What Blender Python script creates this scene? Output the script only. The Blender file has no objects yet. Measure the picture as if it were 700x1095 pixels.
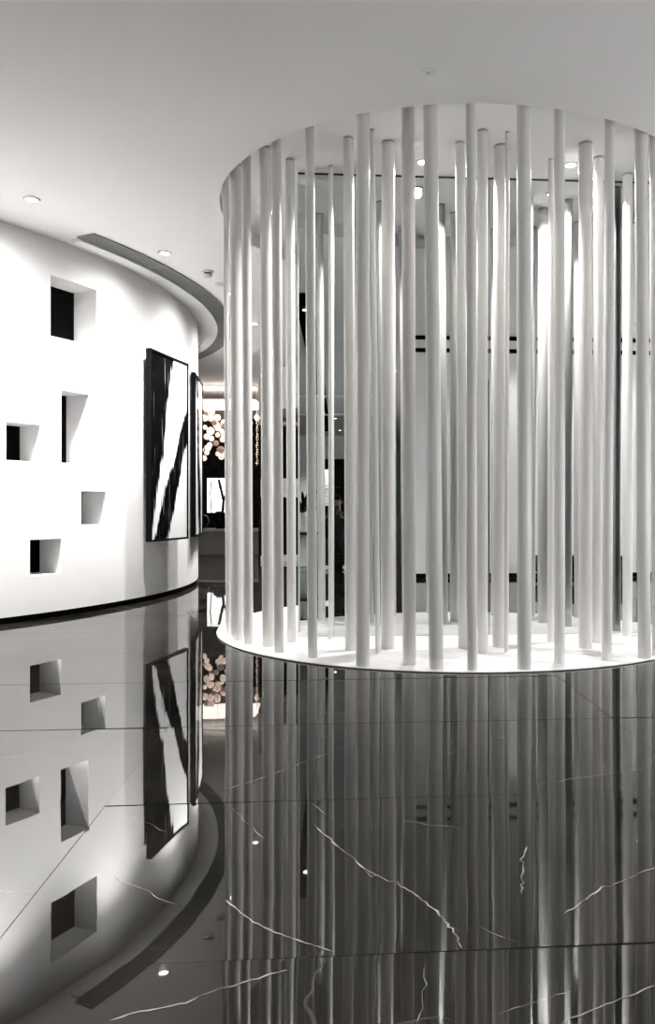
import bpy, bmesh, math, random
from mathutils import Vector, Matrix
random.seed(7)
C = bpy.context.scene.collection
sc = bpy.context.scene
F, YH, U0 = 850.0, 543.0, 430.0   # focal length in pixels of the 700x1095 frame, horizon row, column of the optical axis
PI = math.pi
H, HI = 3.45, 3.57             # ceiling, ceiling inside the round recess
DC, DR = Vector((0.44, 6.76)), 1.965   # round platform
WC, WR = Vector((-7.889, 9.588)), 5.258 # curved wall
ZP = 0.012                      # platform top

# ------------------------------------------------------------------ helpers
def at(u, v, h=0.0):           # a point of the picture that stands at height h
    y = F * (1 - h) / (v - YH)
    return Vector(((u - U0) / F * y, y, h))
def on(u, v, y):               # a point of the picture at depth y
    return Vector(((u - U0) / F * y, y, 1 - (v - YH) / F * y))
M0 = Vector((-0.80, 6.09)); MD = Vector((1, 0.065)).normalized(); MN = Vector((MD.y, -MD.x))
def refl(p):                   # point seen in the mirror -> where it really stands
    q = Vector((p[0], p[1])); d = (q - M0).dot(MN); q = q - 2 * d * MN
    return Vector((q.x, q.y, p[2])) if len(p) > 2 else q
def mir(s, off=0):             # along the mirror, off in front
    return M0 + MD * s + MN * off

class MB:
    def __init__(s): s.v = []; s.f = []; s.m = []; s.sm = []
    def face(s, pts, m=0, smooth=False):
        b = len(s.v); s.v += [tuple(p) for p in pts]; s.f.append(list(range(b, b + len(pts)))); s.m.append(m); s.sm.append(smooth)
    def grid(s, rows, m=0, smooth=True, closed=False):
        b = len(s.v); n = len(rows[0])
        for r in rows: s.v += [tuple(p) for p in r]
        for i in range(len(rows) - 1):
            for j in range(n if closed else n - 1):
                k = (j + 1) % n
                s.f.append([b + i*n + j, b + i*n + k, b + (i+1)*n + k, b + (i+1)*n + j]); s.m.append(m); s.sm.append(smooth)
    def obox(s, c, ax, ay, az, m=0):      # centre + three half axes
        c, ax, ay, az = map(Vector, (c, ax, ay, az))
        P = [c + ax*i + ay*j + az*k for k in (-1, 1) for j in (-1, 1) for i in (-1, 1)]
        for q in ((0,2,3,1), (4,5,7,6), (0,1,5,4), (2,6,7,3), (0,4,6,2), (1,3,7,5)):
            s.face([P[i] for i in q], m)
    def box(s, x0, x1, y0, y1, z0, z1, m=0):
        s.obox(((x0+x1)/2, (y0+y1)/2, (z0+z1)/2), ((x1-x0)/2, 0, 0), (0, (y1-y0)/2, 0), (0, 0, (z1-z0)/2), m)
    def lathe(s, prof, c=(0, 0, 0), n=32, m=0, smooth=True, top=None):   # prof: (r, z); top shifts x,y with z
        rows = []
        for r, z in prof:
            rows.append([(c[0] + r*math.cos(2*PI*j/n), c[1] + r*math.sin(2*PI*j/n), c[2] + z) for j in range(n)])
        s.grid(rows, m, smooth, True)
    def tube(s, pts, rad, n=8, m=0):
        rows = []
        for i, p in enumerate(pts):
            p = Vector(p); d = Vector(pts[min(i+1, len(pts)-1)]) - Vector(pts[max(i-1, 0)])
            d.normalize(); a = d.orthogonal().normalized(); b = d.cross(a)
            r = rad[i] if isinstance(rad, (list, tuple)) else rad
            rows.append([p + a*r*math.cos(2*PI*j/n) + b*r*math.sin(2*PI*j/n) for j in range(n)])
        s.grid(rows, m, True, True)
        s.face(rows[0][::-1], m); s.face(rows[-1], m)
    def build(s, name, mats, parent=None, merge=True):
        me = bpy.data.meshes.new(name); me.from_pydata(s.v, [], s.f)
        mats = mats if isinstance(mats, (list, tuple)) else [mats]
        for m in mats: me.materials.append(m)
        for p, m, k in zip(me.polygons, s.m, s.sm): p.material_index = m; p.use_smooth = k
        if merge:
            b = bmesh.new(); b.from_mesh(me); bmesh.ops.remove_doubles(b, verts=b.verts, dist=1e-5)
            bmesh.ops.recalc_face_normals(b, faces=b.faces); b.to_mesh(me); b.free()
        if any(s.sm): me.set_sharp_from_angle(angle=math.radians(35))
        me.update()
        o = bpy.data.objects.new(name, me); C.objects.link(o)
        if parent is not None: o.parent = parent
        return o
def bevel(o, w=0.004, seg=2):
    m = o.modifiers.new('edge', 'BEVEL'); m.width = w; m.segments = seg; m.limit_method = 'ANGLE'; return o
def tag(o, label=None, cat=None, group=None, kind=None):
    for k, v in (('label', label), ('category', cat), ('group', group), ('kind', kind)):
        if v: o[k] = v
    return o
def struct(o, label=None, cat=None):
    return tag(o, label, cat, kind='structure')
def thing(name, label, cat, loc=(0, 0, 0), rz=0, group=None):
    o = bpy.data.objects.new(name, None); o.empty_display_size = .1; C.objects.link(o)
    o.location = loc; o.rotation_euler = (0, 0, rz)
    return tag(o, label, cat, group)
def copy_tree(o, parent=None):
    c = o.copy(); C.objects.link(c); c.parent = parent
    for ch in o.children: copy_tree(ch, c)
    return c

# ------------------------------------------------------------------ materials
def mat(name, col, rough=0.5, metal=0.0, spec=0.5, emit=None, strength=0.0, coat=0.0, ior=1.5):
    m = bpy.data.materials.new(name); m.use_nodes = True
    p = m.node_tree.nodes['Principled BSDF']
    p.inputs['Base Color'].default_value = (*col, 1); p.inputs['Roughness'].default_value = rough
    p.inputs['Metallic'].default_value = metal; p.inputs['Specular IOR Level'].default_value = spec
    p.inputs['IOR'].default_value = ior; p.inputs['Coat Weight'].default_value = coat
    p.inputs['Coat Roughness'].default_value = 0.08
    if emit: p.inputs['Emission Color'].default_value = (*emit, 1); p.inputs['Emission Strength'].default_value = strength
    return m
def noisy(m, scale, c0, c1, lo=0.35, hi=0.65, detail=6, bump=0.0, bscale=None, dist=0.0, stretch=(1, 1, 1)):
    nt = m.node_tree; p = nt.nodes['Principled BSDF']; L = nt.links.new
    tc = nt.nodes.new('ShaderNodeTexCoord'); mp = nt.nodes.new('ShaderNodeMapping'); mp.inputs['Scale'].default_value = stretch
    L(tc.outputs['Object'], mp.inputs['Vector'])
    n = nt.nodes.new('ShaderNodeTexNoise'); n.inputs['Scale'].default_value = scale; n.inputs['Detail'].default_value = detail; n.inputs['Distortion'].default_value = dist
    L(mp.outputs['Vector'], n.inputs['Vector'])
    r = nt.nodes.new('ShaderNodeValToRGB'); r.color_ramp.elements[0].position = lo; r.color_ramp.elements[1].position = hi
    r.color_ramp.elements[0].color = (*c0, 1); r.color_ramp.elements[1].color = (*c1, 1)
    L(n.outputs['Fac'], r.inputs['Fac']); L(r.outputs['Color'], p.inputs['Base Color'])
    if bump:
        n2 = nt.nodes.new('ShaderNodeTexNoise'); n2.inputs['Scale'].default_value = bscale or scale; n2.inputs['Detail'].default_value = 2
        L(tc.outputs['Object'], n2.inputs['Vector'])
        b = nt.nodes.new('ShaderNodeBump'); b.inputs['Strength'].default_value = bump; b.inputs['Distance'].default_value = 0.01
        L(n2.outputs['Fac'], b.inputs['Height']); L(b.outputs['Normal'], p.inputs['Normal'])
    return m
M = {}
M['plaster'] = noisy(mat('wall_plaster', (.84,.84,.84), .75), 3, (.83,.83,.83), (.86,.86,.86), bump=.03, bscale=90)
M['ceiling'] = noisy(mat('ceiling_paint', (.78,.765,.755), .85), 1.5, (.86,.845,.835), (.875,.86,.85))
M['recess'] = mat('recess_paint', (.82,.815,.81), .8)
M['lacquer'] = noisy(mat('white_lacquer', (.80,.79,.77), .28, spec=.5), 5, (.665,.655,.637), (.68,.67,.655), stretch=(3, 3, .3))
M['platform'] = noisy(mat('white_platform_stone', (.86,.855,.85), .35), 4, (.80,.795,.79), (.90,.895,.89), lo=.3, hi=.6, dist=1.2)
M['black'] = mat('black_lacquer', (.0025,.0025,.0025), .35, spec=.06)
M['blackmatte'] = mat('black_matte', (.012,.012,.012), .6)
M['glassblack'] = mat('black_window_glass', (.001,.001,.001), .03, spec=.06)
M['mirror'] = mat('mirror_silver', (.74,.775,.765), .0, metal=1.0)
M['mirroredge'] = mat('mirror_green_edge', (.20,.235,.225), .3)
M['darkslot'] = mat('black_slot', (.002,.002,.002), .9, spec=0)
M['steel'] = mat('brushed_steel', (.45,.45,.44), .35, metal=1.0)
M['greygrille'] = mat('grille_grey', (.22,.22,.215), .5)
M['darkgap'] = mat('grille_dark_gap', (.04,.04,.04), .8)
M['trimwhite'] = mat('lamp_trim_white', (.7,.7,.7), .4)
M['lens'] = mat('lamp_lens', (.9,.9,.9), .4, emit=(1,.98,.95), strength=14)
M['globe'] = mat('glowing_globe', (.9,.8,.7), .1, emit=(1,.80,.68), strength=.42)
M['globeclear'] = mat('dim_globe', (.55,.42,.34), .08, emit=(1,.75,.6), strength=.06)
M['warm'] = mat('warm_diffuser', (.9,.85,.8), .4, emit=(1,.9,.82), strength=1.6)
M['brass'] = mat('dark_brass', (.25,.19,.14), .3, metal=1.0)
M['counter'] = noisy(mat('counter_stone', (.30,.30,.28), .4), 3, (.27,.27,.25), (.34,.34,.32))
M['countertop'] = mat('counter_top_white', (.7,.69,.66), .3)
M['backwall'] = noisy(mat('dark_back_wall', (.008,.008,.008), .8, spec=.05), 6, (.004,.004,.004), (.014,.014,.014))
M['beige'] = mat('warm_beige_wall', (.34,.29,.25), .7)
M['grey'] = mat('grey_panel', (.30,.30,.30), .7)
M['curtain'] = noisy(mat('ribbed_grey_panel', (.25,.245,.24), .7), 9, (.18,.175,.17), (.32,.315,.31), stretch=(3, 3, .02))
M['skin'] = mat('skin', (.17,.10,.07), .7)
M['cloth'] = noisy(mat('black_cloth', (.010,.011,.013), .8), 30, (.003,.003,.004), (.007,.008,.009))
M['hair'] = mat('black_hair', (.003,.003,.003), .9, spec=.05)
M['shoe'] = mat('white_shoe', (.75,.75,.74), .5)
M['leaf'] = noisy(mat('dark_leaf', (.008,.012,.008), .5), 8, (.004,.006,.004), (.02,.026,.018))
M['ceramic'] = mat('white_ceramic', (.78,.78,.77), .25)
M['fillglow'] = mat('added_fill_glow', (.8,.8,.8), .3, emit=(.97,.985,1), strength=2.3)  # glow of the two added fill panels, no known daylight

# polished dark marble of the floor
def marble():
    m = bpy.data.materials.new('polished_dark_marble'); m.use_nodes = True
    nt = m.node_tree; L = nt.links.new; p = nt.nodes['Principled BSDF']
    tc = nt.nodes.new('ShaderNodeTexCoord')
    n1 = nt.nodes.new('ShaderNodeTexNoise'); n1.inputs['Scale'].default_value = 1.7; n1.inputs['Detail'].default_value = 9; n1.inputs['Distortion'].default_value = .8
    L(tc.outputs['Object'], n1.inputs['Vector'])
    r = nt.nodes.new('ShaderNodeValToRGB'); e = r.color_ramp.elements
    e[0].position = .3; e[0].color = (.003,.0028,.0025,1); e[1].position = .75; e[1].color = (.026,.0235,.020,1)
    L(n1.outputs['Fac'], r.inputs['Fac'])
    # faint hairline veins
    n3 = nt.nodes.new('ShaderNodeTexNoise'); n3.inputs['Scale'].default_value = 2.3; n3.inputs['Detail'].default_value = 3
    L(tc.outputs['Object'], n3.inputs['Vector'])
    mixv = nt.nodes.new('ShaderNodeMixRGB'); mixv.blend_type = 'LINEAR_LIGHT'; mixv.inputs[0].default_value = .16
    L(tc.outputs['Object'], mixv.inputs[1]); L(n3.outputs['Color'], mixv.inputs[2])
    vo = nt.nodes.new('ShaderNodeTexVoronoi'); vo.feature = 'DISTANCE_TO_EDGE'; vo.inputs['Scale'].default_value = 1.15
    L(mixv.outputs[0], vo.inputs['Vector'])
    rv = nt.nodes.new('ShaderNodeValToRGB'); ev = rv.color_ramp.elements
    ev[0].position = 0; ev[0].color = (1,1,1,1); ev[1].position = .006; ev[1].color = (0,0,0,1)
    L(vo.outputs['Distance'], rv.inputs['Fac'])
    n4 = nt.nodes.new('ShaderNodeTexNoise'); n4.inputs['Scale'].default_value = 1.1
    L(tc.outputs['Object'], n4.inputs['Vector'])
    r4 = nt.nodes.new('ShaderNodeValToRGB'); r4.color_ramp.elements[0].position = .52; r4.color_ramp.elements[1].position = .66
    L(n4.outputs['Fac'], r4.inputs['Fac'])
    mul = nt.nodes.new('ShaderNodeMath'); mul.operation = 'MULTIPLY'; L(rv.outputs['Color'], mul.inputs[0]); L(r4.outputs['Color'], mul.inputs[1])
    mc = nt.nodes.new('ShaderNodeMixRGB'); L(mul.outputs[0], mc.inputs[0]); L(r.outputs['Color'], mc.inputs[1]); mc.inputs[2].default_value = (.16,.155,.145,1)
    L(mc.outputs[0], p.inputs['Base Color'])
    p.inputs['Roughness'].default_value = .015; p.inputs['IOR'].default_value = 1.5
    n2 = nt.nodes.new('ShaderNodeTexNoise'); n2.inputs['Scale'].default_value = 2.2; n2.inputs['Detail'].default_value = 2
    L(tc.outputs['Object'], n2.inputs['Vector'])
    b = nt.nodes.new('ShaderNodeBump'); b.inputs['Strength'].default_value = .05; b.inputs['Distance'].default_value = .010
    L(n2.outputs['Fac'], b.inputs['Height']); L(b.outputs['Normal'], p.inputs['Normal'])
    return m
M['marble'] = marble()
M['vein'] = noisy(mat('marble_vein', (.4,.39,.37), .05, ior=1.6), 14, (.05,.048,.045), (.42,.41,.39), lo=.35, hi=.6)
M['grout'] = mat('floor_joint', (.006,.006,.006), .9)

# ------------------------------------------------------------------ floor: one mesh of polished slabs, joints and mineral veins
RX0, RX1, RY0, RY1 = -12.0, 6.2, -21.0, 18.0
FA = math.asin(.0767)                                              # the slabs run parallel to the mirror
def fl(p): return Vector((p[0]*math.cos(FA) + p[1]*math.sin(FA), -p[0]*math.sin(FA) + p[1]*math.cos(FA), 0))
def slab_of(x, y): return math.floor((x + .79) / 2.07), math.floor((y - 1.78) / .955)
tilt = {}
def slab_z(x, y):
    k = slab_of(x, y)
    if k not in tilt: tilt[k] = (random.gauss(0, .0011), random.gauss(0, .0011))
    cx, cy = -.79 + (k[0] + .5) * 2.07, 1.78 + (k[1] + .5) * .955
    return tilt[k][0] * (x - cx) + tilt[k][1] * (y - cy)
fb = MB(); g = .0011; FX0, FX1, FY0, FY1 = -12.5, 8.2, -21.8, 19.4
for i in range(-6, 5):
    for j in range(-25, 20):
        x0, x1 = -.79 + i*2.07 + g, -.79 + (i+1)*2.07 - g; y0, y1 = 1.78 + j*.955 + g, 1.78 + (j+1)*.955 - g
        x0, x1, y0, y1 = max(x0, FX0), min(x1, FX1), max(y0, FY0), min(y1, FY1)
        if x1 - x0 < .02 or y1 - y0 < .02: continue
        xm, ym = (x0+x1)/2, (y0+y1)/2
        q = [(x, y, slab_z(xm, ym) + (slab_z(x, y) if slab_of(x, y) == slab_of(xm, ym) else 0) - slab_z(xm, ym)) for x, y in ((x0,y0), (x1,y0), (x1,y1), (x0,y1))]
        fb.face(q, 0)
        lo = [(a, b, -.03) for a, b, _ in q]
        for t in range(4): fb.face([q[t], lo[t], lo[(t+1) % 4], q[(t+1) % 4]], 2)
fb.face([(FX0,FY0,-.012), (FX1,FY0,-.012), (FX1,FY1,-.012), (FX0,FY1,-.012)], 2)
veins = [(1.0, [(335,880),(352,897),(370,912),(386,926),(400,935),(430,948),(443,956),(455,965),(470,979),(478,988),(487,1000),(494,1015)]),
 (.45, [(333,858),(350,872),(370,886)]), (.4, [(385,925),(397,938),(402,936)]), (.8, [(240,963),(258,977),(275,988),(300,999),(325,1008),(340,1012),(357,1018)]),
 (.8, [(108,1093),(150,1083),(190,1074),(225,1062),(250,1054),(285,1043),(308,1037)]),
 (.8, [(603,978),(622,966),(640,952),(665,943),(682,935),(702,926)]), (.9, [(564,905),(559,916),(558,930),(559,944),(558,958)]),
 (.5, [(222,850),(262,838),(300,825),(340,810),(375,797)]), (.45, [(243,860),(255,871),(265,880),(285,898)]),
 (.35, [(465,810),(500,800),(530,791),(561,783)]), (.35, [(571,839),(620,832),(660,826),(696,820)]), (.3, [(509,989),(530,1000),(553,1008)]),
 (.35, [(530,1084),(570,1072),(611,1060)]), (.5, [(596,1094),(640,1076),(670,1065),(702,1052)]), (.35, [(588,756),(602,762),(615,767)]),
 (.35, [(134,870),(155,879),(178,889)]), (.45, [(119,937),(150,949),(170,961),(196,971)]), (.4, [(350,742),(380,752),(405,762),(422,769)]),
 (.3, [(10,735),(30,748),(60,770)]), (.35, [(445,1095),(452,1060),(456,1030)]), (.3, [(640,716),(660,732),(680,748)]), (.3, [(20,800),(60,790),(110,788)])]
for w, pts in veins:
    P = [fl(at(u, v)) for u, v in pts]; Q = []
    for a, b in zip(P, P[1:]):                                    # jagged subdivision
        n = 4
        for t in range(n):
            c = a.lerp(b, t / n); c += Vector((random.gauss(0, 1), random.gauss(0, 1), 0)) * min(.0035, .035 * (b - a).length); Q.append(c)
    Q.append(P[-1]); L_, R_ = [], []
    for i, p in enumerate(Q):
        d = (Q[min(i+1, len(Q)-1)] - Q[max(i-1, 0)]); d.z = 0; d.normalize(); nrm = Vector((-d.y, d.x, 0))
        ww = w * .0026 * (0.55 + .9 * random.random()) * (1 if 0 < i < len(Q)-1 else .1)
        for S, s_ in ((L_, 1), (R_, -1)):
            q = p + nrm * ww * s_; S.append((q.x, q.y, slab_z(p.x, p.y) + .0006))
    for i in range(len(Q) - 1): 
        if slab_of(Q[i].x, Q[i].y) == slab_of(Q[i+1].x, Q[i+1].y): fb.face([R_[i], R_[i+1], L_[i+1], L_[i]], 1)
fo = fb.build('floor', [M['marble'], M['vein'], M['grout']], merge=False); fo.rotation_euler = (0, 0, FA)
struct(fo, 'dark polished marble floor with fine white veins', 'floor')

# ------------------------------------------------------------------ ceiling with the round recess over the platform
cb = MB(); N = 128; RR = 1.945
rows_in = []; rows_out = []
for j in range(N):
    a = 2*PI*j/N; d = Vector((math.cos(a), math.sin(a)))
    rows_in.append((DC.x + RR*d.x, DC.y + RR*d.y, H))
    t = min(((RX1 if d.x > 0 else RX0) - DC.x)/d.x if abs(d.x) > 1e-9 else 1e9, ((RY1 if d.y > 0 else RY0) - DC.y)/d.y if abs(d.y) > 1e-9 else 1e9)
    rows_out.append((DC.x + t*d.x, DC.y + t*d.y, H))
cb.grid([rows_in, rows_out], 0, False, True)
for x, y in ((RX0,RY0), (RX1,RY0), (RX1,RY1), (RX0,RY1)):          # fill the four corners
    a = math.atan2(y - DC.y, x - DC.x) % (2*PI); j = int(a / (2*PI) * N)
    cb.face([rows_out[j], (x, y, H), rows_out[(j+1) % N]], 0)
up = [(x, y, HI) for x, y, _ in rows_in]
cb.grid([rows_in, up], 1, True, True); cb.face(up, 1)
struct(cb.build('ceiling', [M['ceiling'], M['recess']]), 'pale grey ceiling with a round recess above the posts', 'ceiling')

# ------------------------------------------------------------------ curved wall on the left with five deep window openings
def wall_angle(u):
    dx = (u - U0) / F; a = 1 + dx*dx; b = -2*(dx*WC.x + WC.y); c = WC.length_squared - WR*WR
    y = (-b - math.sqrt(max(b*b - 4*a*c, 0))) / (2*a); x = dx*y
    return math.atan2(y - WC.y, x - WC.x), y
wins = [(54,103,294,359), (65.5,95,416.8,494.6), (6.5,43,450.7,491.8), (87,113,525,561.4), (32,65.3,577.4,616)]
WIN = []
for u0, u1, v0, v1 in wins:
    a0, y0 = wall_angle(u0); a1, _ = wall_angle(u1)
    WIN.append((a0, a1, 1 - (v1-YH)/F*y0, 1 - (v0-YH)/F*y0))
PL = .055
A0, A1 = math.radians(-115), math.radians(75)
angs = sorted({A0 + (A1-A0)*i/190 for i in range(191)} | {a for w in WIN for a in w[:2]})
hts = sorted({PL, H} | {h for w in WIN for h in w[2:]})
def wp(a, r, z): return (WC.x + r*math.cos(a), WC.y + r*math.sin(a), z)
wb = MB(); DEP = .30
for i in range(len(angs)-1):
    for j in range(len(hts)-1):
        am, hm = (angs[i]+angs[i+1])/2, (hts[j]+hts[j+1])/2
        if any(w[0] < am < w[1] and w[2] < hm < w[3] for w in WIN): continue
        wb.face([wp(angs[i],WR,hts[j]), wp(angs[i+1],WR,hts[j]), wp(angs[i+1],WR,hts[j+1]), wp(angs[i],WR,hts[j+1])], 0, True)
frames = []
for n, (a0, a1, h0, h1) in enumerate(WIN, 1):
    am = (a0+a1)/2; inn = Vector((math.cos(am), math.sin(am)))
    def bk(a, z, d=DEP):                     # straight-sided opening: every side runs parallel to the middle normal
        p = wp(a, WR, z); return (p[0] - inn.x*d, p[1] - inn.y*d, z)
    A = [a for a in angs if a0 - 1e-9 <= a <= a1 + 1e-9]
    wb.face([wp(a0,WR,h0), wp(a0,WR,h1), bk(a0,h1), bk(a0,h0)]); wb.face([wp(a1,WR,h1), wp(a1,WR,h0), bk(a1,h0), bk(a1,h1)])
    for p, q in zip(A, A[1:]):
        wb.face([wp(p,WR,h0), bk(p,h0), bk(q,h0), wp(q,WR,h0)]); wb.face([wp(p,WR,h1), wp(q,WR,h1), bk(q,h1), bk(p,h1)])
    gp = MB()
    P, Q = Vector(bk(a0,h0)), Vector(bk(a1,h0)); x = (Q-P)/2; c = (P+Q)/2 + Vector((0,0,(h1-h0)/2)) + Vector((inn.x,inn.y,0))*.006
    gp.obox(c, x*.999, Vector((inn.x,inn.y,0))*.004, (0,0,(h1-h0)/2*.999))
    o = struct(gp.build('window_%d' % n, M['glassblack']),
      ['large high window opening with a black pane in the curved wall', 'tall narrow window opening with a black pane in the curved wall', 'window opening with a black pane nearest the left edge of the curved wall', 'small window opening with a black pane nearest the painting', 'lowest window opening with a black pane in the curved wall'][n-1], 'window')
struct(wb.build('wall_left', M['plaster']), 'white curved wall pierced by square window openings', 'wall')
pb = MB(); n = 120
pa = [A0 + (A1-A0)*i/n for i in range(n+1)]
pb.grid([[wp(a, WR-.02, 0) for a in pa], [wp(a, WR-.02, PL) for a in pa]], 0, True)
pb.grid([[wp(a, WR-.02, PL) for a in pa], [wp(a, WR, PL) for a in pa]], 1, True)
struct(pb.build('baseboard_left', [M['black'], M['plaster']]), 'recessed black skirting at the foot of the curved wall', 'skirting')

def sector(mb, r0, r1, z0, z1, a0, a1, n=90, m=0):
    A = [a0 + (a1-a0)*i/n for i in range(n+1)]
    R = [[wp(a, r0, z0) for a in A], [wp(a, r1, z0) for a in A], [wp(a, r1, z1) for a in A], [wp(a, r0, z1) for a in A], [wp(a, r0, z0) for a in A]]
    for k in range(4): mb.grid(R[k:k+2], m, k in (1, 3))
    for a in (a0, a1): mb.face([wp(a,r0,z0), wp(a,r1,z0), wp(a,r1,z1), wp(a,r0,z1)], m)
t = MB(); sector(t, 5.385, 5.513, H-.03, H-.001, math.radians(-25.5), math.radians(48))
struct(t.build('trim_1', M['plaster']), 'white ceiling border that follows the curved wall', 'trim')
# linear air grille: two lengths that meet at a dark joint
def grille(label, a0, a1):
    g_ = thing('air_grille', label, 'vent', wp((a0+a1)/2, 5.61, H-.02), 0, 'curved air grilles in the ceiling')
    L0 = Vector(g_.location)
    def add(name, mb, mm):
        mb.v = [tuple(Vector(p) - L0) for p in mb.v]; return mb.build(name, mm, g_)
    b = MB(); sector(b, 5.52, 5.712, H-.006, H-.001, a0, a1); add('backing', b, M['darkgap'])
    f = MB()
    for r0, r1 in ((5.514, 5.526), (5.706, 5.718)): sector(f, r0, r1, H-.016, H-.001, a0, a1)
    for a in (a0, a1): sector(f, 5.514, 5.718, H-.016, H-.001, a - .0015, a + .0015, 2)
    add('frame', f, M['greygrille'])
    s = MB()
    for k in range(10): sector(s, 5.534 + k*.0172, 5.543 + k*.0172, H-.014, H-.004, a0+.002, a1-.002)
    add('slats', s, M['greygrille'])
AJ = math.radians(-16.0)
grille('grey curved slot grille in the ceiling above the window openings', math.radians(-25.9), AJ)
grille('long grey curved slot grille in the ceiling past the paintings', AJ + .004, math.radians(48))

# ------------------------------------------------------------------ round platform
db = MB()
db.lathe([(0, 0.0005), (DR-.004, .0005), (DR, .003), (DR, ZP-.004), (DR-.004, ZP), (0, ZP)], (DC.x, DC.y, .002 - .0), 160)
db.v = [(x, y, min(z, ZP)) for x, y, z in db.v]
tag(db.build('round_platform', M['platform']), 'low round white platform carrying the ring of white posts', 'platform')

# ------------------------------------------------------------------ mirror across the platform
def mirror_panel(label, s0, s1):
    c = mir((s0+s1)/2, -.02); T = thing('mirror_panel', label, 'mirror', (c.x, c.y, ZP), math.atan2(MD.y, MD.x), 'mirror panels behind the posts')
    w = (s1-s0)/2; top = HI - ZP - .002
    b = MB(); b.box(-w, w, -.018, .018, .001, top - .012); b.build('glass', [M['mirroredge']], T)
    f = MB(); f.face([(-w+.0015, -.0195, .002), (w-.0015, -.0195, .002), (w-.0015, -.0195, top-.012), (-w+.0015, -.0195, top-.012)]); f.build('silvering', M['mirror'], T)
    r = MB(); r.box(-w, w, -.024, .024, top-.012, top); r.build('top_rail', M['blackmatte'], T)
mirror_panel('left tall mirror panel standing across the platform', 0, 1.477)
mirror_panel('right tall mirror panel standing across the platform', 1.480, 2.98)

# ------------------------------------------------------------------ the posts: (u_top, u_base_left, u_base_right, v_base, label)
posts = [
 (241.0, 241.4, 247.0, 679.5, 'leftmost white post at the left rim of the platform, half hidden'),
 (252.0, 246.9, 260.6, 685.0, 'thick white post second from the left end of the ring'),
 (263.0, 260.4, 270.6, 689.4, 'white post third from the left, beside the gap showing the chandelier strings'),
 (283.5, 280.3, 292.8, 692.0, 'thick white post fourth from the left, right of the chandelier gap'),
 (295.2, 293.0, 303.4, 698.0, 'white post fifth from the left, touching the thick fourth one'),
 (309.8, 306.9, 316.6, 687.0, 'white post just left of the mirror edge, its top cap visible'),
 (330.8, 328.8, 339.3, 704.0, 'white post at the rim in front of the left mirror edge'),
 (353.7, 351.0, 356.4, 684.0, 'thin white rod standing alone before the reflected dark figure'),
 (372.5, 368.8, 380.0, 696.0, 'white post half hidden behind the thick front post left of centre'),
 (384.8, 379.8, 394.5, 713.4, 'thick white front post left of centre, shading a neighbour behind it'),
 (397.9, 401.2, 406.6, 699.0, 'thin leaning white rod right of the thick front post left of centre'),
 (414.8, 407.3, 421.4, 694.6, 'thick white inner post with a dark ring at its top, left half of the ring'),
 (436.3, 430.3, 444.6, 711.0, 'thick white front post left of the bright ceiling lamp'),
 (459.5, 458.4, 474.0, 716.6, 'thick leaning white front post right of the bright ceiling lamp'),
 (491.7, 489.6, 500.0, 694.0, 'white inner post half hidden behind the middle front post'),
 (503.8, 499.2, 510.4, 717.5, 'white front post in the middle of the ring'),
 (515.7, 510.6, 521.5, 699.0, 'white inner post just left of the mirror seam'),
 (536.0, 526.3, 543.0, 693.0, 'thickest white inner post just right of the mirror seam'),
 (542.2, 538.8, 543.6, 698.0, 'thin white rod in front of the thickest inner post'),
 (561.0, 552.7, 568.0, 716.5, 'thick white front post right of the mirror seam'),
 (589.6, 584.8, 592.0, 687.0, 'slim white inner post behind the front post right of centre'),
 (597.7, 592.3, 603.8, 710.0, 'white front post left of the right ceiling lamp reflection'),
 (625.8, 618.4, 633.0, 694.0, 'thick white inner post with a dark ring at its top, right half of the ring'),
 (640.0, 633.2, 644.0, 688.0, 'bright white inner post beside the dark ringed one'),
 (652.0, 643.0, 653.8, 707.0, 'leaning white front post second from the right edge of the view'),
 (670.8, 665.2, 675.6, 681.0, 'white inner post standing close to the mirror at the right'),
 (690.8, 683.6, 697.2, 705.0, 'thick white front post nearest the right edge of the view'),
 (705.0, 697.8, 709.0, 702.0, 'white post cut by the right edge of the view'),
]
cache = {}
def make_post(ut, ul, ur, vb, label):
    yf = F * (1 - ZP) / (vb - YH); r = (ur-ul)/2/F*yf; y = yf + r; r = (ur-ul)/2/F*y
    x = ((ul+ur)/2 - U0)/F*y; xt = (ut - U0)/F*y
    # stay on the platform
    d = Vector((x, y)) - DC; lim = DR - r - .012
    if d.length > lim: d = d.normalized()*lim; nx, ny = DC + d; xt += nx - x; x, y = nx, ny
    dt = Vector((xt, y)) - DC; limt = RR - r - .02
    if dt.length > limt: dt = dt.normalized()*limt
    tx, ty = DC.x + dt.x, DC.y + dt.y
    top = HI - ZP
    o = thing('post', label, 'post', (x, y, ZP), 0, 'white posts of the ring')
    b = MB(); n = 40
    prof = [(r*.97, .0), (r, .004), (r, top*.25), (r, top*.5), (r, top*.75), (r, top-.016)]
    b.grid([[((tx-x)*z/top + q*math.cos(2*PI*j/n), (ty-y)*z/top + q*math.sin(2*PI*j/n), z) for j in range(n)] for q, z in prof], 0, True, True)
    b.build('shaft', M['lacquer'], o)
    k = MB()
    k.grid([[((tx-x) + q*math.cos(2*PI*j/n), (ty-y) + q*math.sin(2*PI*j/n), z) for j in range(n)]
            for q, z in ((r*.8, top-.018), (r*.86, top-.017), (r*.86, top-.006), (r*.98, top-.006), (r*.98, top-.0005), (r*.8, top-.0005))], 0, True, True)
    k.build('collar', M['steel'], o)
for p in posts: make_post(*p)

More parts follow.
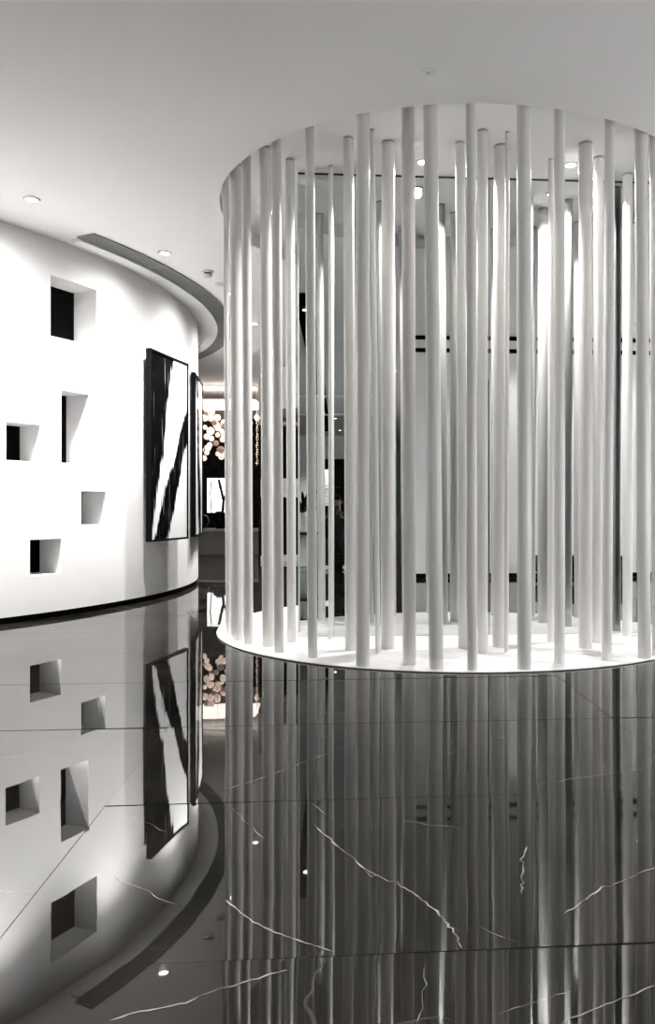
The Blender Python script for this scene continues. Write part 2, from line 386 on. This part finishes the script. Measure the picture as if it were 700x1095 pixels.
# ------------------------------------------------------------------ lamps
def spot(loc, power, size=110, blend=.6, aim=None, radius=.03, col=(1,.975,.95)):
    l = bpy.data.lights.new('spot', 'SPOT'); l.energy = power; l.spot_size = math.radians(size); l.spot_blend = blend; l.shadow_soft_size = radius; l.color = col
    o = bpy.data.objects.new('spot', l); C.objects.link(o); o.location = loc
    d = (Vector(aim) - Vector(loc)) if aim is not None else Vector((0, 0, -1)); o.rotation_euler = d.to_track_quat('-Z', 'Y').to_euler(); return o
def downlight(x, y, z, label, power, group, aim=None, size=110, blend=.6, rad=.055):
    o = thing('downlight', label, 'ceiling light', (x, y, z), 0, group)
    a = MB(); a.lathe([(rad*.78, -.002), (rad*.82, -.010), (rad*1.1, -.010), (rad*1.22, -.002), (rad*1.22, 0)], n=28); a.build('trim_ring', M['trimwhite'], o)
    c = MB(); c.lathe([(0, -.006), (rad*.5, -.0055), (rad*.80, -.003)], n=28); c.build('lens', M['lens'], o)
    spot((x, y, z - .045), power, size, blend, aim)
def wl(deg): a = math.radians(deg); return WC.x + 5.94*math.cos(a), WC.y + 5.94*math.sin(a)
WASH = 265
for deg, lab in ((-62.2,'round downlight washing the curved wall nearest the camera'), (-47.9,'round downlight washing the curved wall left of the frame'),
   (-33.55,'round downlight in the ceiling at the left edge of the view'), (-19.2,'round downlight in the ceiling above the first painting'),
   (-4.9,'round downlight in the ceiling beyond the grille curve'), (9.4,'round downlight beyond the second painting'), (23.8,'round downlight at the far side of the curved wall')):
    x, y = wl(deg); a = math.radians(deg)
    downlight(x, y, H, lab, WASH, 'wall washing downlights along the curved wall', (WC.x + 5.35*math.cos(a), WC.y + 5.35*math.sin(a), -0.4), 104, 1.0)
    spot((x, y, H - .045), 36, 155, 1.0, (WC.x + 5.35*math.cos(a), WC.y + 5.35*math.sin(a), .8))
INN = 115
downlight(.153, 5.90, HI, 'bright downlight inside the round recess, left of centre', INN, 'downlights inside the round recess', None, 140, .5, .045)
downlight(1.258, 5.95, HI, 'bright downlight inside the round recess, right of centre', INN, 'downlights inside the round recess', None, 140, .5, .045)
downlight(-1.10, 6.9, HI, 'downlight inside the round recess at the left, beyond the mirror edge', 14, 'downlights inside the round recess', None, 140, .5, .045)
for x, y, lab in ((-1.97, 10.57, 'small round downlight seen in the gap left of the mirror'), (-2.05, 12.6, 'small round downlight added to light the white bulkhead')):
    downlight(x, y, H, lab, 80, 'downlights of the far lobby')  # the second one is unseen, added to light the bulkhead
# unseen lobby downlights: first pair light the panelled wall, others added for ambience
NEAR = ['before the left half of the panelled wall', 'before the right half of the panelled wall', 'left of the viewpoint, added as ambient fill', 'far left of the viewpoint, added as ambient fill', 'just behind the squatting person, added as ambient fill', 'behind the plant table, added as ambient fill', 'in the middle of the near lobby, added as ambient fill', 'toward the glowing side panel of the near lobby, added as ambient fill', 'before the glowing rear panel, added as ambient fill', 'above the floor right of the ring, added as ambient fill', 'in the corridor of the near lobby, added to brighten the end wall', 'before the black doorway of the near lobby, added to brighten the end wall']
for nn, (x, y) in enumerate(((2.2, 2.05), (3.7, 2.15), (-2.2, 1.2), (-4.6, .2), (.9, -1.9), (-2.4, -2.4), (-.2, -5.2), (2.6, -3.6), (-3.4, -6.0), (4.2, 4.4), (.2, -9.6), (.5, -12.9))):
    downlight(x, y, H, 'round downlight in the ceiling ' + NEAR[nn], 28 if x > 2 and 2 < y < 3 else 190 if y < -9 else 70, 'downlights of the near lobby', None, 130, .6)

# small ceiling devices
def detector(u, v, label, r, drop):
    p = at(u, v, H); o = thing('smoke_detector', label, 'smoke detector', (p.x, p.y, H), 0, 'ceiling detectors')
    a = MB(); a.lathe([(r, 0), (r, -.012), (r*.95, -.018), (r*.55, -.02)], n=28); a.build('base', M['trimwhite'], o)
    b = MB(); b.lathe([(r*.62, -.019), (r*.66, -.021-drop*.3), (r*.60, -.02-drop*.3)], n=28); b.build('slot_ring', M['darkgap'], o)
    c = MB(); c.lathe([(r*.72, -.02-drop*.3), (r*.70, -.02-drop*.8), (r*.5, -.02-drop), (0, -.021-drop)], n=28); c.build('cap', M['trimwhite'], o)
detector(222, 290, 'white smoke detector on the ceiling beside the grille curve', .062, .05)
detector(236, 303, 'flat white detector on the ceiling against the leftmost post', .062, .01)
p = at(459, 77, H); o = thing('sprinkler', 'small ceiling sprinkler above the front of the ring', 'sprinkler', (p.x, p.y, H))
a = MB(); a.lathe([(.040, 0), (.040, -.004), (.03, -.006), (.014, -.007)], n=24); a.build('cover_plate', M['trimwhite'], o)
a = MB(); a.lathe([(.018, -.005), (.016, -.012), (.006, -.013), (.006, -.016), (.012, -.0165), (.012, -.018), (0, -.018)], n=20); a.build('nozzle', M['trimwhite'], o)

# ------------------------------------------------------------------ paintings on the curved wall
def art(name, left):
    m = bpy.data.materials.new(name); m.use_nodes = True
    nt = m.node_tree; L = nt.links.new; p = nt.nodes['Principled BSDF']; p.inputs['Roughness'].default_value = .12
    tc = nt.nodes.new('ShaderNodeTexCoord'); sx = nt.nodes.new('ShaderNodeSeparateXYZ'); L(tc.outputs['Object'], sx.inputs[0])
    def mth(op, a, b=None, c=None):
        n = nt.nodes.new('ShaderNodeMath'); n.operation = op
        for i, q in enumerate((a, b, c)):
            if q is None: continue
            if isinstance(q, (int, float)): n.inputs[i].default_value = q
            else: L(q, n.inputs[i])
        return n.outputs[0]
    def noise(scale, st, detail=7, dist=.4):
        mp = nt.nodes.new('ShaderNodeMapping'); mp.inputs['Scale'].default_value = st; mp.inputs['Rotation'].default_value = (0, math.radians(-13), 0)
        L(tc.outputs['Object'], mp.inputs[0]); n = nt.nodes.new('ShaderNodeTexNoise'); n.inputs['Scale'].default_value = scale; n.inputs['Detail'].default_value = detail; n.inputs['Distortion'].default_value = dist
        L(mp.outputs[0], n.inputs['Vector']); return mth('SUBTRACT', n.outputs['Fac'], .5)
    def step(x, w=.02): return mth('SMOOTH_MIN', 1.0, mth('MAXIMUM', 0.0, mth('DIVIDE', x, w)), .01)
    X, Z = sx.outputs['X'], sx.outputs['Z']             # X: -.5 .. .5 left to right, Z: -1.02 .. 1.02
    n1 = noise(2.2, (2.2, 1, .45)); n2 = noise(7, (9.4, 1, .22))
    wob = mth('ADD', mth('MULTIPLY', n1, .28), mth('MULTIPLY', n2, .20))
    if left:
        # dark field on the upper left
        e1 = mth('ADD', mth('SUBTRACT', mth('MULTIPLY_ADD', Z, .26, -.16), X), wob)     # >0 : dark, edge drifts right with height
        # broad diagonal stroke from lower left to the right edge
        c = mth('MULTIPLY_ADD', Z, .52, .30)                                            # stroke centre along X
        d = mth('SUBTRACT', mth('MULTIPLY_ADD', Z, -.05, .135), mth('ABSOLUTE', mth('ADD', mth('SUBTRACT', X, c), mth('MULTIPLY', wob, .7))))
        # fine upper filament of the stroke
        c2 = mth('MULTIPLY_ADD', Z, .25, .0)
        d2 = mth('SUBTRACT', mth('MULTIPLY_ADD', Z, -.055, .006), mth('ABSOLUTE', mth('ADD', mth('SUBTRACT', X, c2), mth('MULTIPLY', wob, 1.3))))
        ink = mth('MAXIMUM', mth('MAXIMUM', step(e1), step(d)), step(d2, .04))
    else:
        ink = step(mth('ADD', mth('SUBTRACT', .18, mth('ABSOLUTE', mth('ADD', X, mth('MULTIPLY', Z, .2)))), mth('MULTIPLY', wob, 1.6)))
    fleck = step(mth('SUBTRACT', n2, .13), .05)
    ink = mth('MULTIPLY', ink, mth('SUBTRACT', 1.0, mth('MULTIPLY', fleck, .35)))
    mx = nt.nodes.new('ShaderNodeMixRGB'); L(ink, mx.inputs[0]); mx.inputs[1].default_value = (.74,.745,.75,1); mx.inputs[2].default_value = (.003,.003,.003,1)
    L(mx.outputs[0], p.inputs['Base Color']); p.inputs['Coat Weight'].default_value = .0; p.inputs['Specular IOR Level'].default_value = .06; p.inputs['Coat Roughness'].default_value = .02
    return m
def painting(label, L_, R_, zb, zt, m, depth=.06):
    L_, R_ = Vector(L_), Vector(R_); w = (R_ - L_).length; c = (L_ + R_)/2
    o = thing('painting', label, 'painting', (c.x, c.y, (zb+zt)/2), math.atan2((R_-L_).y, (R_-L_).x)); h = (zt-zb)/2; w /= 2; f = .022
    b = MB()
    for x0, x1, z0, z1 in ((-w,-w+f,-h,h), (w-f,w,-h,h), (-w+f,w-f,-h,-h+f), (-w+f,w-f,h-f,h)): b.box(x0, x1, 0, depth, z0, z1)
    b.build('frame', M['black'], o)
    b = MB(); b.box(-w+f, w-f, .012, depth-.01, -h+f, h-f); b.build('canvas', m, o)
    # wall brackets that hold it off the curved wall
    for s in (-1, 1):
        k = MB(); q = Vector((s*w*.5, 0)); a = math.atan2((R_-L_).y, (R_-L_).x); wq = c + Vector((q.x*math.cos(a), q.x*math.sin(a)))
        nrm = Vector((-math.sin(a), math.cos(a))); gap = depth; 
        while ((wq + nrm*gap) - WC).length > WR + .002 and gap < .6: gap += .005
        k.box(q.x-.02, q.x+.02, depth-.012, gap, h*.55, h*.55+.04); k.build('bracket', M['blackmatte'], o)
pl, pr = on(161.5, 476, 8.35), on(201.5, 476, 9.28)
painting('tall framed black and white abstract painting facing the viewer on the curved wall', (pl.x, pl.y), (pr.x, pr.y), .64, 2.68, art('abstract_ink_canvas', True))
pl, pr = on(209.3, 480, 9.85), on(217.0, 480, 10.85)
painting('second tall black framed painting seen edge-on at the turn of the curved wall', (pl.x, pl.y), (pr.x, pr.y), .64, 2.68, art('second_ink_canvas', False))

# ------------------------------------------------------------------ the far lobby, seen left of the ring
b = MB(); b.box(RX0, RX1, RY1, RY1+.15, 0, 3.02, 0); b.box(RX0, RX1, RY1, RY1+.15, 3.02, H, 1)
struct(b.build('wall_back', [M['backwall'], M['beige']]), 'black back wall of the far lobby with a beige band on top', 'wall')
b = MB(); b.box(RX0-.15, RX0, RY0, RY1, 0, H); struct(b.build('wall_far_left', M['plaster']), 'plain white outer wall', 'wall')
b = MB(); b.box(RX1, RX1+.15, RY0, RY1, 0, H); struct(b.build('wall_right', M['plaster']), 'plain white wall right of the ring', 'wall')
q0 = mir(3.02, -.03); q1 = Vector((RX1, q0.y + (RX1-q0.x)*.065))
b = MB(); b.face([(q0.x,q0.y,0), (q1.x,q1.y,0), (q1.x,q1.y,H), (q0.x,q0.y,H)]); b.face([(q0.x,q0.y+.12,0), (q1.x,q1.y+.12,0), (q1.x,q1.y+.12,H), (q0.x,q0.y+.12,H)]); b.face([(q0.x,q0.y,0), (q0.x,q0.y+.12,0), (q0.x,q0.y+.12,H), (q0.x,q0.y,H)])
struct(b.build('wall_mirror_end', M['plaster']), 'white wall that continues the mirror to the right', 'wall')
# white curved bulkhead hanging from the ceiling
b = MB(); rows = []
for r, z in ((1.5, H), (1.5, 2.72), (1.35, 2.70), (1.35, 2.78), (0, 2.78)):
    rows.append([(-1.19 + r*math.cos(2*PI*j/64), 15.0 + r*math.sin(2*PI*j/64), z) for j in range(64)])
b.grid(rows, 0, True, True); struct(b.build('ceiling_bulkhead', M['plaster']), 'round white bulkhead hanging from the far ceiling', 'bulkhead')
# chandelier
o = thing('chandelier', 'warm glowing chandelier of glass globes beyond the curved wall', 'chandelier', (-3.67, 16.2, H)); L0 = Vector(o.location)
a = MB(); a.box(-.75, .75, -.35, .35, -.015, -.001); a.build('canopy', M['trimwhite'], o)
a = MB(); a.box(-.72, .72, -.30, .30, -.42, -.28); a.build('light_tray', M['warm'], o)
for x in (-.6, .6): a = MB(); a.tube([(x, 0, -.02), (x, 0, -.30)], .008); a.build('suspension_rod', M['brass'], o)
rng = random.Random(11)
gs = [((u-U0)/F*(y+2.2) + 3.67, y - 14, (YH-v)/F*(y+2.2) + 1 - H, r*.98) for u, v, y, r in (
 (222,441,13.9,.075),(226,441,13.8,.07),(219,447,14.0,.07),(225,447,13.85,.07),(231,454,14.05,.07),(229,452,13.8,.06),(225,461,14,.085),(233,458,13.9,.065),(221,467,13.9,.065),
 (226,469,14.1,.06),(231,474,14,.06),(238,470,13.8,.06),(239,465,14.1,.06),(222,479,13.95,.07),(224,476,14.1,.06),(236,481,13.8,.075),(215,481,14,.055),(218,490,13.9,.06),(221,484,14.15,.055),(219,457,14.2,.05),(240,455,13.9,.06))]
for k in range(24):
    gs.append((rng.uniform(-.15, .8), rng.uniform(-.4, .4), rng.uniform(-1.45, -.6), rng.uniform(.05, .075)))
for k, (x, y, z, r) in enumerate(gs):
    s = MB(); s.lathe([(r*math.sin(PI*t/12), -r*math.cos(PI*t/12)) for t in range(13)], (x, y, z), 20)
    gl = s.build('globe', M['globe'] if k % 5 else M['globeclear'], o)
    w = MB(); w.tube([(x, y, z + r*.95), (x, y, -.02)], .0015, 5); w.build('cord', M['brass'], gl)
for k in range(3):                                                                       # strings of crystals
    x = (275.5 + k*1.2 - U0)/F*16.2 + 3.67; s = MB()
    for j in range(26):
        z = -.42 - j*.045; rr = .012 + .010*rng.random(); dx = .01*math.sin(j*1.7 + k)
        s.lathe([(0, -rr), (rr, 0), (0, rr)], (x + dx, .1*(k-1), z), 6, smooth=False)
    s.tube([(x, .1*(k-1), -.05), (x, .1*(k-1), -1.6)], .002, 5)
    s.build('crystal_string', M['globe'], o)
# low counter with dark ornaments, framed tree picture
o = thing('counter', 'long low stone counter with a white top under the tree picture', 'counter', (-4.21, 17.1, 0))
a = MB(); a.box(-1.6, 1.5, -.35, .35, 0, .50); bevel(a.build('body', M['counter'], o), .01)
a = MB(); a.box(-1.62, 1.52, -.38, .38, .50, .555); bevel(a.build('top', M['countertop'], o), .006)
def bowl(x, label, r, h):
    o = thing('vase', label, 'vase', (x, 17.05, .556)); a = MB(); a.lathe([(0, 0), (r*.5, 0), (r, h*.45), (r*.75, h*.9), (r*.45, h), (r*.38, h*.97), (r*.6, h*.5), (0, .03)], n=28); a.build('body', M['black'], o)
    a = MB(); a.lathe([(r*.44, h-.004), (r*.50, h+.008), (r*.38, h+.004)], n=28); a.build('rim', M['steel'], o)
bowl(-4.33, 'wide black bowl on the low counter nearest the curved wall', .20, .30)
bowl(-3.91, 'black round vase on the low counter beside the leftmost post', .17, .36)
o = thing('tree_picture', 'white framed picture of dark tree trunks on the black back wall', 'picture', (-4.01, 17.975, 1.28)); w, h = .42, .41
a = MB()
for x0, x1, z0, z1 in ((-w,-w+.02,-h,h), (w-.02,w,-h,h), (-w,w,-h,-h+.02), (-w,w,h-.02,h)): a.box(x0, x1, -.02, .02, z0, z1)
a.build('frame', M['black'], o)
a = MB(); a.box(-w+.02, w-.02, -.008, .018, -h+.02, h-.02, 0)
for pts, r0 in (([(-.05,-.39),(-.03,-.1),(-.09,.15),(-.14,.36)], .035), ([(-.03,-.12),(.06,.12),(.10,.37)], .028), ([(.2,-.39),(.22,0),(.27,.37)], .03), ([(-.30,-.39),(-.33,.05),(-.30,.37)], .012)):
    for (x0,z0), (x1,z1) in zip(pts, pts[1:]): a.face([(x0-r0,-.0095,z0), (x0+r0,-.0095,z0), (x1+r0*.8,-.0095,z1), (x1-r0*.8,-.0095,z1)], 1)
lit = mat('glowing_picture', (.8,.8,.8), .5, emit=(1,1,1), strength=.8)  # no lamp behind the canvas; its brightness is put in as emission
a.build('canvas', [lit, M['blackmatte']], o)
o = thing('display_shelf', 'black display unit with white shelves seen in the slit before the mirror edge', 'shelf', (-2.20, 15.1, 0))
a = MB(); a.box(-.5, .5, .12, .18, 0, 2.55); a.box(-.5, -.46, -.18, .12, 0, 2.55); a.box(.46, .5, -.18, .12, 0, 2.55); a.build('carcass', M['backwall'], o)
for z0, z1, mm in ((1.20, 1.55, 'countertop'), (2.55, 2.62, 'countertop'), (.0, .10, 'countertop')):
    a = MB(); a.box(-.459, .459, -.18, .119, z0, z1) if z1 < 2.5 else a.box(-.5, .5, -.18, .18, z0, z1); a.build('shelf_board', M[mm], o)

# ------------------------------------------------------------------ what stands around the viewpoint and shows in the mirror
def rl(u, z): p = refl(((u-U0)/F*z, z)); return p
# panelled wall right of the viewpoint
w0, w1 = rl(436, 11.28), rl(740, 11.55); wd = (w1-w0); WL = wd.length; wd.normalize()
wn = Vector((-wd.y, wd.x)); wn = wn if wn.y > 0 else -wn
o = bpy.data.objects.new('wall_near', None); C.objects.link(o); o.location = (w0.x, w0.y, 0); o.rotation_euler = (0, 0, math.atan2(wd.y, wd.x)); struct(o, 'white panelled wall with black trim right of the viewpoint', 'wall')
a = MB(); a.box(0, WL, -.15, 0, 0, H); a.build('wall_face', M['plaster'], o)
a = MB(); a.box(0, WL, .0, .012, H-.06, H-.002); a.box(0, WL, .0, .012, 3.21, 3.27); a.box(0, WL, .0, .012, 0.002, .065)
for u, hw in ((486, .009), (522.3, .008), (581.5, .019), (682, .013)):
    q = (rl(u, 11.28 + (u-436)/304*.27) - w0).dot(wd); a.box(q-hw, q+hw, 0, .012, .065, 2.83)
a.build('trim', M['black'], o)
s0, s1 = rl(574.5, 11.1), rl(666, 11.1); c = (s0+s1)/2
o = thing('bench', 'low black bench by the panelled wall, reflected in the mirror', 'bench', (c.x, c.y, 0), math.atan2(wd.y, wd.x)); w = (s1-s0).length/2
a = MB(); a.box(-w, w, -.17, .17, .10, .33); bevel(a.build('seat', M['black'], o), .008)
for sx in (-1, 1):
    for sy in (-1, 1): a = MB(); a.box(sx*(w-.05)-.02, sx*(w-.05)+.02, sy*.13-.02, sy*.13+.02, 0, .10); a.build('leg', M['blackmatte'], o)
# rear of the near lobby
RW = -9.5
b = MB(); b.box(RX0, -3.4, RW-.15, RW, 0, H); b.box(-3.55, -3.4, RY0, RW-.15, 0, H); b.box(-3.4, RX1, RY0-.15, RY0, 0, H)
struct(b.build('wall_rear', M['plaster']), 'rear walls of the near lobby', 'wall')
b = MB(); b.box(-8.4, -3.7, RW+.002, RW+.05, .3, 2.9, 0)
for x in (-8.4, -6.83, -5.27, -3.7): b.box(x-.04, x+.04, RW+.05, RW+.09, .26, 2.94, 1)
b.box(-8.4, -3.7, RW+.05, RW+.09, .26, .34, 1); b.box(-8.4, -3.7, RW+.05, RW+.09, 2.86, 2.94, 1)
struct(b.build('window_6', [M['fillglow'], M['black']]), 'added glowing fill panel behind the viewpoint, framed like a window', 'window')  # no such window known; glowing panel added as frontal fill for posts and ceiling
b = MB(); b.box(RX1-.05, RX1-.002, -6.5, 4.6, .1, 2.4, 0)
for y in (-6.5, -3.73, -.95, 1.82, 4.6): b.box(RX1-.09, RX1-.05, y-.04, y+.04, .06, 2.44, 1)
b.box(RX1-.09, RX1-.05, -6.5, 4.6, .06, .14, 1); b.box(RX1-.09, RX1-.05, -6.5, 4.6, 2.36, 2.44, 1)
struct(b.build('window_7', [M['fillglow'], M['black']]), 'added glowing fill panel on the right wall outside the view, framed like a window', 'window')  # also added: glowing panel out of view that lifts ceiling and posts
def vbox(mb, u0, u1, z, dz, h0, h1, m=0):       # a box whose mirror image stands at depth z between two columns of the picture
    p, q = rl(u0, z), rl(u1, z); d = (q-p); L_ = d.length/2; d.normalize(); n_ = Vector((d.y, -d.x)); c = (p+q)/2 + n_*dz/2*(1 if n_.y < 0 else -1)
    mb.obox((c.x, c.y, (h0+h1)/2), (d.x*L_, d.y*L_, 0), (n_.x*dz/2, n_.y*dz/2, 0), (0, 0, (h1-h0)/2))
def vh(v, z): return 1 + (YH - v)/F*z
b = MB(); vbox(b, 290, 410, 27, .12, 0, H-.002); struct(b.build('wall_lobby_end', M['plaster']), 'light end wall of the near lobby', 'wall')
for n_, (v, z) in enumerate(((422, 0), (442, 0))):
    z = F*(H - 1)/(YH - v); b = MB(); vbox(b, 285, 420, z, .16, H-.05, H-.002)
    struct(b.build('trim_%d' % (n_ + 2), M['plaster']), 'white ceiling rib across the near lobby', 'trim')
b = MB(); vbox(b, 344, 392, 26.5, .05, .0, vh(491, 26.5)); struct(b.build('door_1', M['darkslot']), 'black doorway in the end wall behind the viewpoint', 'door')
b = MB(); vbox(b, 343, 351, 26.2, .03, vh(541, 26.2), vh(502, 26.2)); struct(b.build('door_2', M['countertop']), 'pale lit pane in the black doorway', 'door')
# black slot with track lamps in the ceiling, from above the ring's front back over the viewpoint
s0, s1 = at(324, 313, H), at(349.5, 461, H); s0 = refl((s0.x, s0.y)); s1 = refl((s1.x, s1.y)); d = s1 - s0; SL = d.length; d.normalize()
o = thing('ceiling_track', 'long black lighting slot in the ceiling, reflected in the mirror', 'track light', (s0.x, s0.y, H), math.atan2(d.y, d.x))
a = MB(); a.box(0, SL, -.11, .11, -.012, -.001); a.build('channel', M['darkslot'], o)
for t in (.6, 2.2, 6.6, 11.0):
    a = MB(); a.tube([(t, 0, -.012), (t, 0, -.05)], .045, 20); h_ = a.build('lamp_head', M['blackmatte'], o)
    a = MB(); a.lathe([(0, -.052), (.034, -.0515)], (t, 0, 0), 20); a.build('lens', M['lens'], h_)
# potted plant on a low black table
p = rl(324, 13.6)
o = thing('side_table', 'low black side table under the plant behind the viewpoint', 'table', (p.x, p.y, 0))
a = MB(); a.lathe([(0, .55), (.30, .55), (.305, .565), (.30, .58), (0, .58)], n=40); a.build('table_top', M['black'], o)
a = MB(); a.lathe([(.12, .549), (.11, .30), (.16, .02), (.16, .003), (0, .003)], n=28); a.build('pedestal', M['ceramic'], o)
o = thing('potted_plant', 'palm like plant in a white vase on the low black table', 'plant', (p.x, p.y, .581))
a = MB(); a.lathe([(0, .0), (.10, 0), (.115, .03), (.085, .22), (.05, .32), (.055, .34), (.04, .34), (.045, .30), (0, .28)], n=32); a.build('vase', M['ceramic'], o)
f = MB()
for k in range(46):
    a_ = k*2.399; ln = .35 + .42*rng.random(); el = .3 + 1.0*rng.random(); rows = []
    for t in range(6):
        s = t/5; rr = ln*s*math.cos(el*(1-.6*s)); z = .33 + .05*rng.random()*0 + ln*1.15*s*math.sin(el) - .18*s*s*ln/.4
        w = .026*math.sin(PI*(s*.9+.1)) + .002; n_ = (-math.sin(a_)*w, math.cos(a_)*w)
        c = (rr*math.cos(a_), rr*math.sin(a_)); rows.append([(c[0]+n_[0], c[1]+n_[1], z), (c[0], c[1], z+.004), (c[0]-n_[0], c[1]-n_[1], z)])
    f.grid(rows, 0, True)
f.build('foliage', M['leaf'], o)

# person in black squatting behind the viewpoint
def skin_mesh(name, verts, edges, mats, pick, parent=None, root=0, sub=2):
    me = bpy.data.meshes.new(name); me.from_pydata([v[:3] for v in verts], edges, []); o = bpy.data.objects.new(name, me); C.objects.link(o)
    o.modifiers.new('skin', 'SKIN'); s = o.modifiers.new('sub', 'SUBSURF'); s.levels = sub; s.render_levels = sub
    for i, v in enumerate(verts): me.skin_vertices[0].data[i].radius = (v[3], v[4] if len(v) > 4 else v[3]); me.skin_vertices[0].data[i].use_root = (i == root)
    dg = bpy.context.evaluated_depsgraph_get(); dg.update(); ev = o.evaluated_get(dg)
    nm = bpy.data.meshes.new_from_object(ev); o.modifiers.clear(); o.data = nm; bpy.data.meshes.remove(me)
    nm.materials.clear()
    for m_ in mats: nm.materials.append(m_)
    for p in nm.polygons: p.use_smooth = True; p.material_index = pick(p.center)
    if parent: o.parent = parent
    return o
pp = rl(360, 13.0)
o = thing('person', 'person in black squatting with raised hands, reflected beside the thin rod', 'person', (pp.x, pp.y, 0), math.radians(8))
V, E = [], []
def ad(p, par=None):
    V.append(p); 
    if par is not None: E.append((par, len(V)-1))
    return len(V)-1
pel = ad((0, -.16, .33, .15, .12)); sp1 = ad((0, -.14, .50, .13, .11), pel); sp2 = ad((0, -.07, .68, .15, .11), sp1); ch = ad((0, -.02, .80, .15, .10), sp2)
nk = ad((0, .02, .94, .055), ch); hd0 = ad((0, .045, 1.02, .075, .085), nk); hd1 = ad((0, .05, 1.10, .078, .095), hd0); hd2 = ad((0, .045, 1.17, .065, .08), hd1)
for s in (-1, 1):
    hip = ad((s*.11, -.14, .32, .095), pel); kn = ad((s*.17, .24, .47, .065), hip); cf = ad((s*.165, .15, .26, .058), kn); an = ad((s*.15, .05, .09, .042), cf); ft = ad((s*.16, .14, .045, .04), an)
    sh = ad((s*.18, -.02, .84, .06), ch); el = ad((s*.25, .17, .68, .043), sh); wr = ad((s*.09, .36, .86, .028), el); pa = ad((s*.075, .39, .91, .034, .02), wr)
    for k in range(4):
        kx = s*(.045 + .02*k); f1 = ad((kx, .42 + .004*k, .945 - .004*k, .010), pa); ad((kx - s*.012, .435, .985 - .012*abs(k-1.4), .008), f1)
    th = ad((s*.04, .405, .90, .011), pa); ad((s*.02, .41, .935, .009), th)
body = skin_mesh('body', V, E, [M['cloth'], M['skin']], lambda c: 1 if c.z > .96 and c.y < .3 or (c.y > .335 and c.z > .83) else 0, o)
hb = MB(); rows = []
for t in range(9):
    ph = PI*.5*t/8
    rows.append([((.088*math.cos(ph))*math.cos(2*PI*j/24), .035 + (.108*math.cos(ph))*math.sin(2*PI*j/24), 1.13 + .10*math.sin(ph)) for j in range(24)])
hb.grid(rows, 0, True, True)
rows = [[(.092*math.cos(PI + PI*j/16), .02 + .105*math.sin(PI + PI*j/16), z) for j in range(17)] for z in (.99, 1.06, 1.14)]
hb.grid(rows, 0, True); hb.build('hair', M['hair'], o)
fc = MB(); fc.lathe([(0, -.012), (.012, 0), (.004, .03), (0, .035)], (0, .150, 1.075), 10); fc.build('nose', M['skin'], o)
for s in (-1, 1):
    e = MB(); e.lathe([(.011*math.sin(PI*t/6), -.008*math.cos(PI*t/6)) for t in range(7)], (s*.032, .136, 1.105), 10); e.build('eye', M['black'], o)
    e = MB(); e.lathe([(.012*math.sin(PI*t/6), -.03*math.cos(PI*t/6)) for t in range(7)], (s*.086, .04, 1.09), 10); e.build('ear', M['skin'], o)
    b_ = MB(); rows = []
    for t, (y, hw, z) in enumerate(((-.03, .035, .07), (.0, .045, .10), (.08, .05, .085), (.17, .052, .06), (.225, .035, .045), (.24, .012, .03))):
        rows.append([(s*.155 + hw*math.cos(q), y, .004 + (z-.004)*(.5+.5*math.sin(q))) for q in [2*PI*j/16 for j in range(16)]])
    b_.grid(rows, 0, True, True); b_.face(rows[0]); b_.face(rows[-1]); b_.build('shoe', M['shoe'], o)
e = MB(); e.tube([(-.03, .138, 1.035), (0, .142, 1.033), (.03, .138, 1.035)], .006, 8); e.build('mouth', mat('lips', (.35,.16,.14), .5), o)

p_ = o.matrix_basis @ Vector((0, .438, .975)) if False else Matrix.Translation(o.location) @ Matrix.Rotation(math.radians(8), 4, 'Z') @ Vector((0, .455, 1.0))
q = thing('phone', 'black phone held up in front of the squatting person', 'phone', p_, math.radians(8))
a = MB(); a.box(-.075, .075, -.004, .004, -.036, .036); bevel(a.build('case', M['blackmatte'], q), .003)
a = MB(); a.box(-.07, .07, -.0055, -.0045, -.032, .032); a.build('screen', M['glassblack'], q)
a = MB()
for cx in (-.055, -.035): a.lathe([(.007, .0045), (.007, .007), (0, .007)], (0, 0, 0), 14); a.v = [v for v in a.v]
a.v = [((-.055 if i < len(a.v)//2 else -.035) + x, z, y) for i, (x, y, z) in enumerate(a.v)]
a.build('camera_lens', M['black'], q)

# ------------------------------------------------------------------ world, camera, view
w = bpy.data.worlds.new('world'); sc.world = w; w.use_nodes = True
w.node_tree.nodes['Background'].inputs[0].default_value = (.6,.6,.6,1); w.node_tree.nodes['Background'].inputs[1].default_value = .3
cam = bpy.data.cameras.new('camera'); co = bpy.data.objects.new('camera', cam); C.objects.link(co); sc.camera = co
co.location = (0, 0, 1); co.rotation_euler = (PI/2, 0, 0)
cam.sensor_width = 36; cam.sensor_fit = 'AUTO'; cam.lens = F*36/1095; cam.shift_x = -(U0 - 350)/1095; cam.shift_y = -(1095/2 - YH)/1095; cam.clip_start = .05; cam.clip_end = 100
sc.view_settings.view_transform = 'Standard'; sc.view_settings.look = 'None'; sc.view_settings.gamma = 1; sc.view_settings.use_curve_mapping = False
sc.view_settings.exposure = 1.18
cy = sc.cycles
cy.use_denoising = True
try: cy.denoiser = 'OPENIMAGEDENOISE'
except Exception: pass
cy.max_bounces = 14; cy.diffuse_bounces = 6; cy.glossy_bounces = 8; cy.caustics_reflective = False; cy.caustics_refractive = False; cy.sample_clamp_indirect = 8
cy.use_light_tree = True
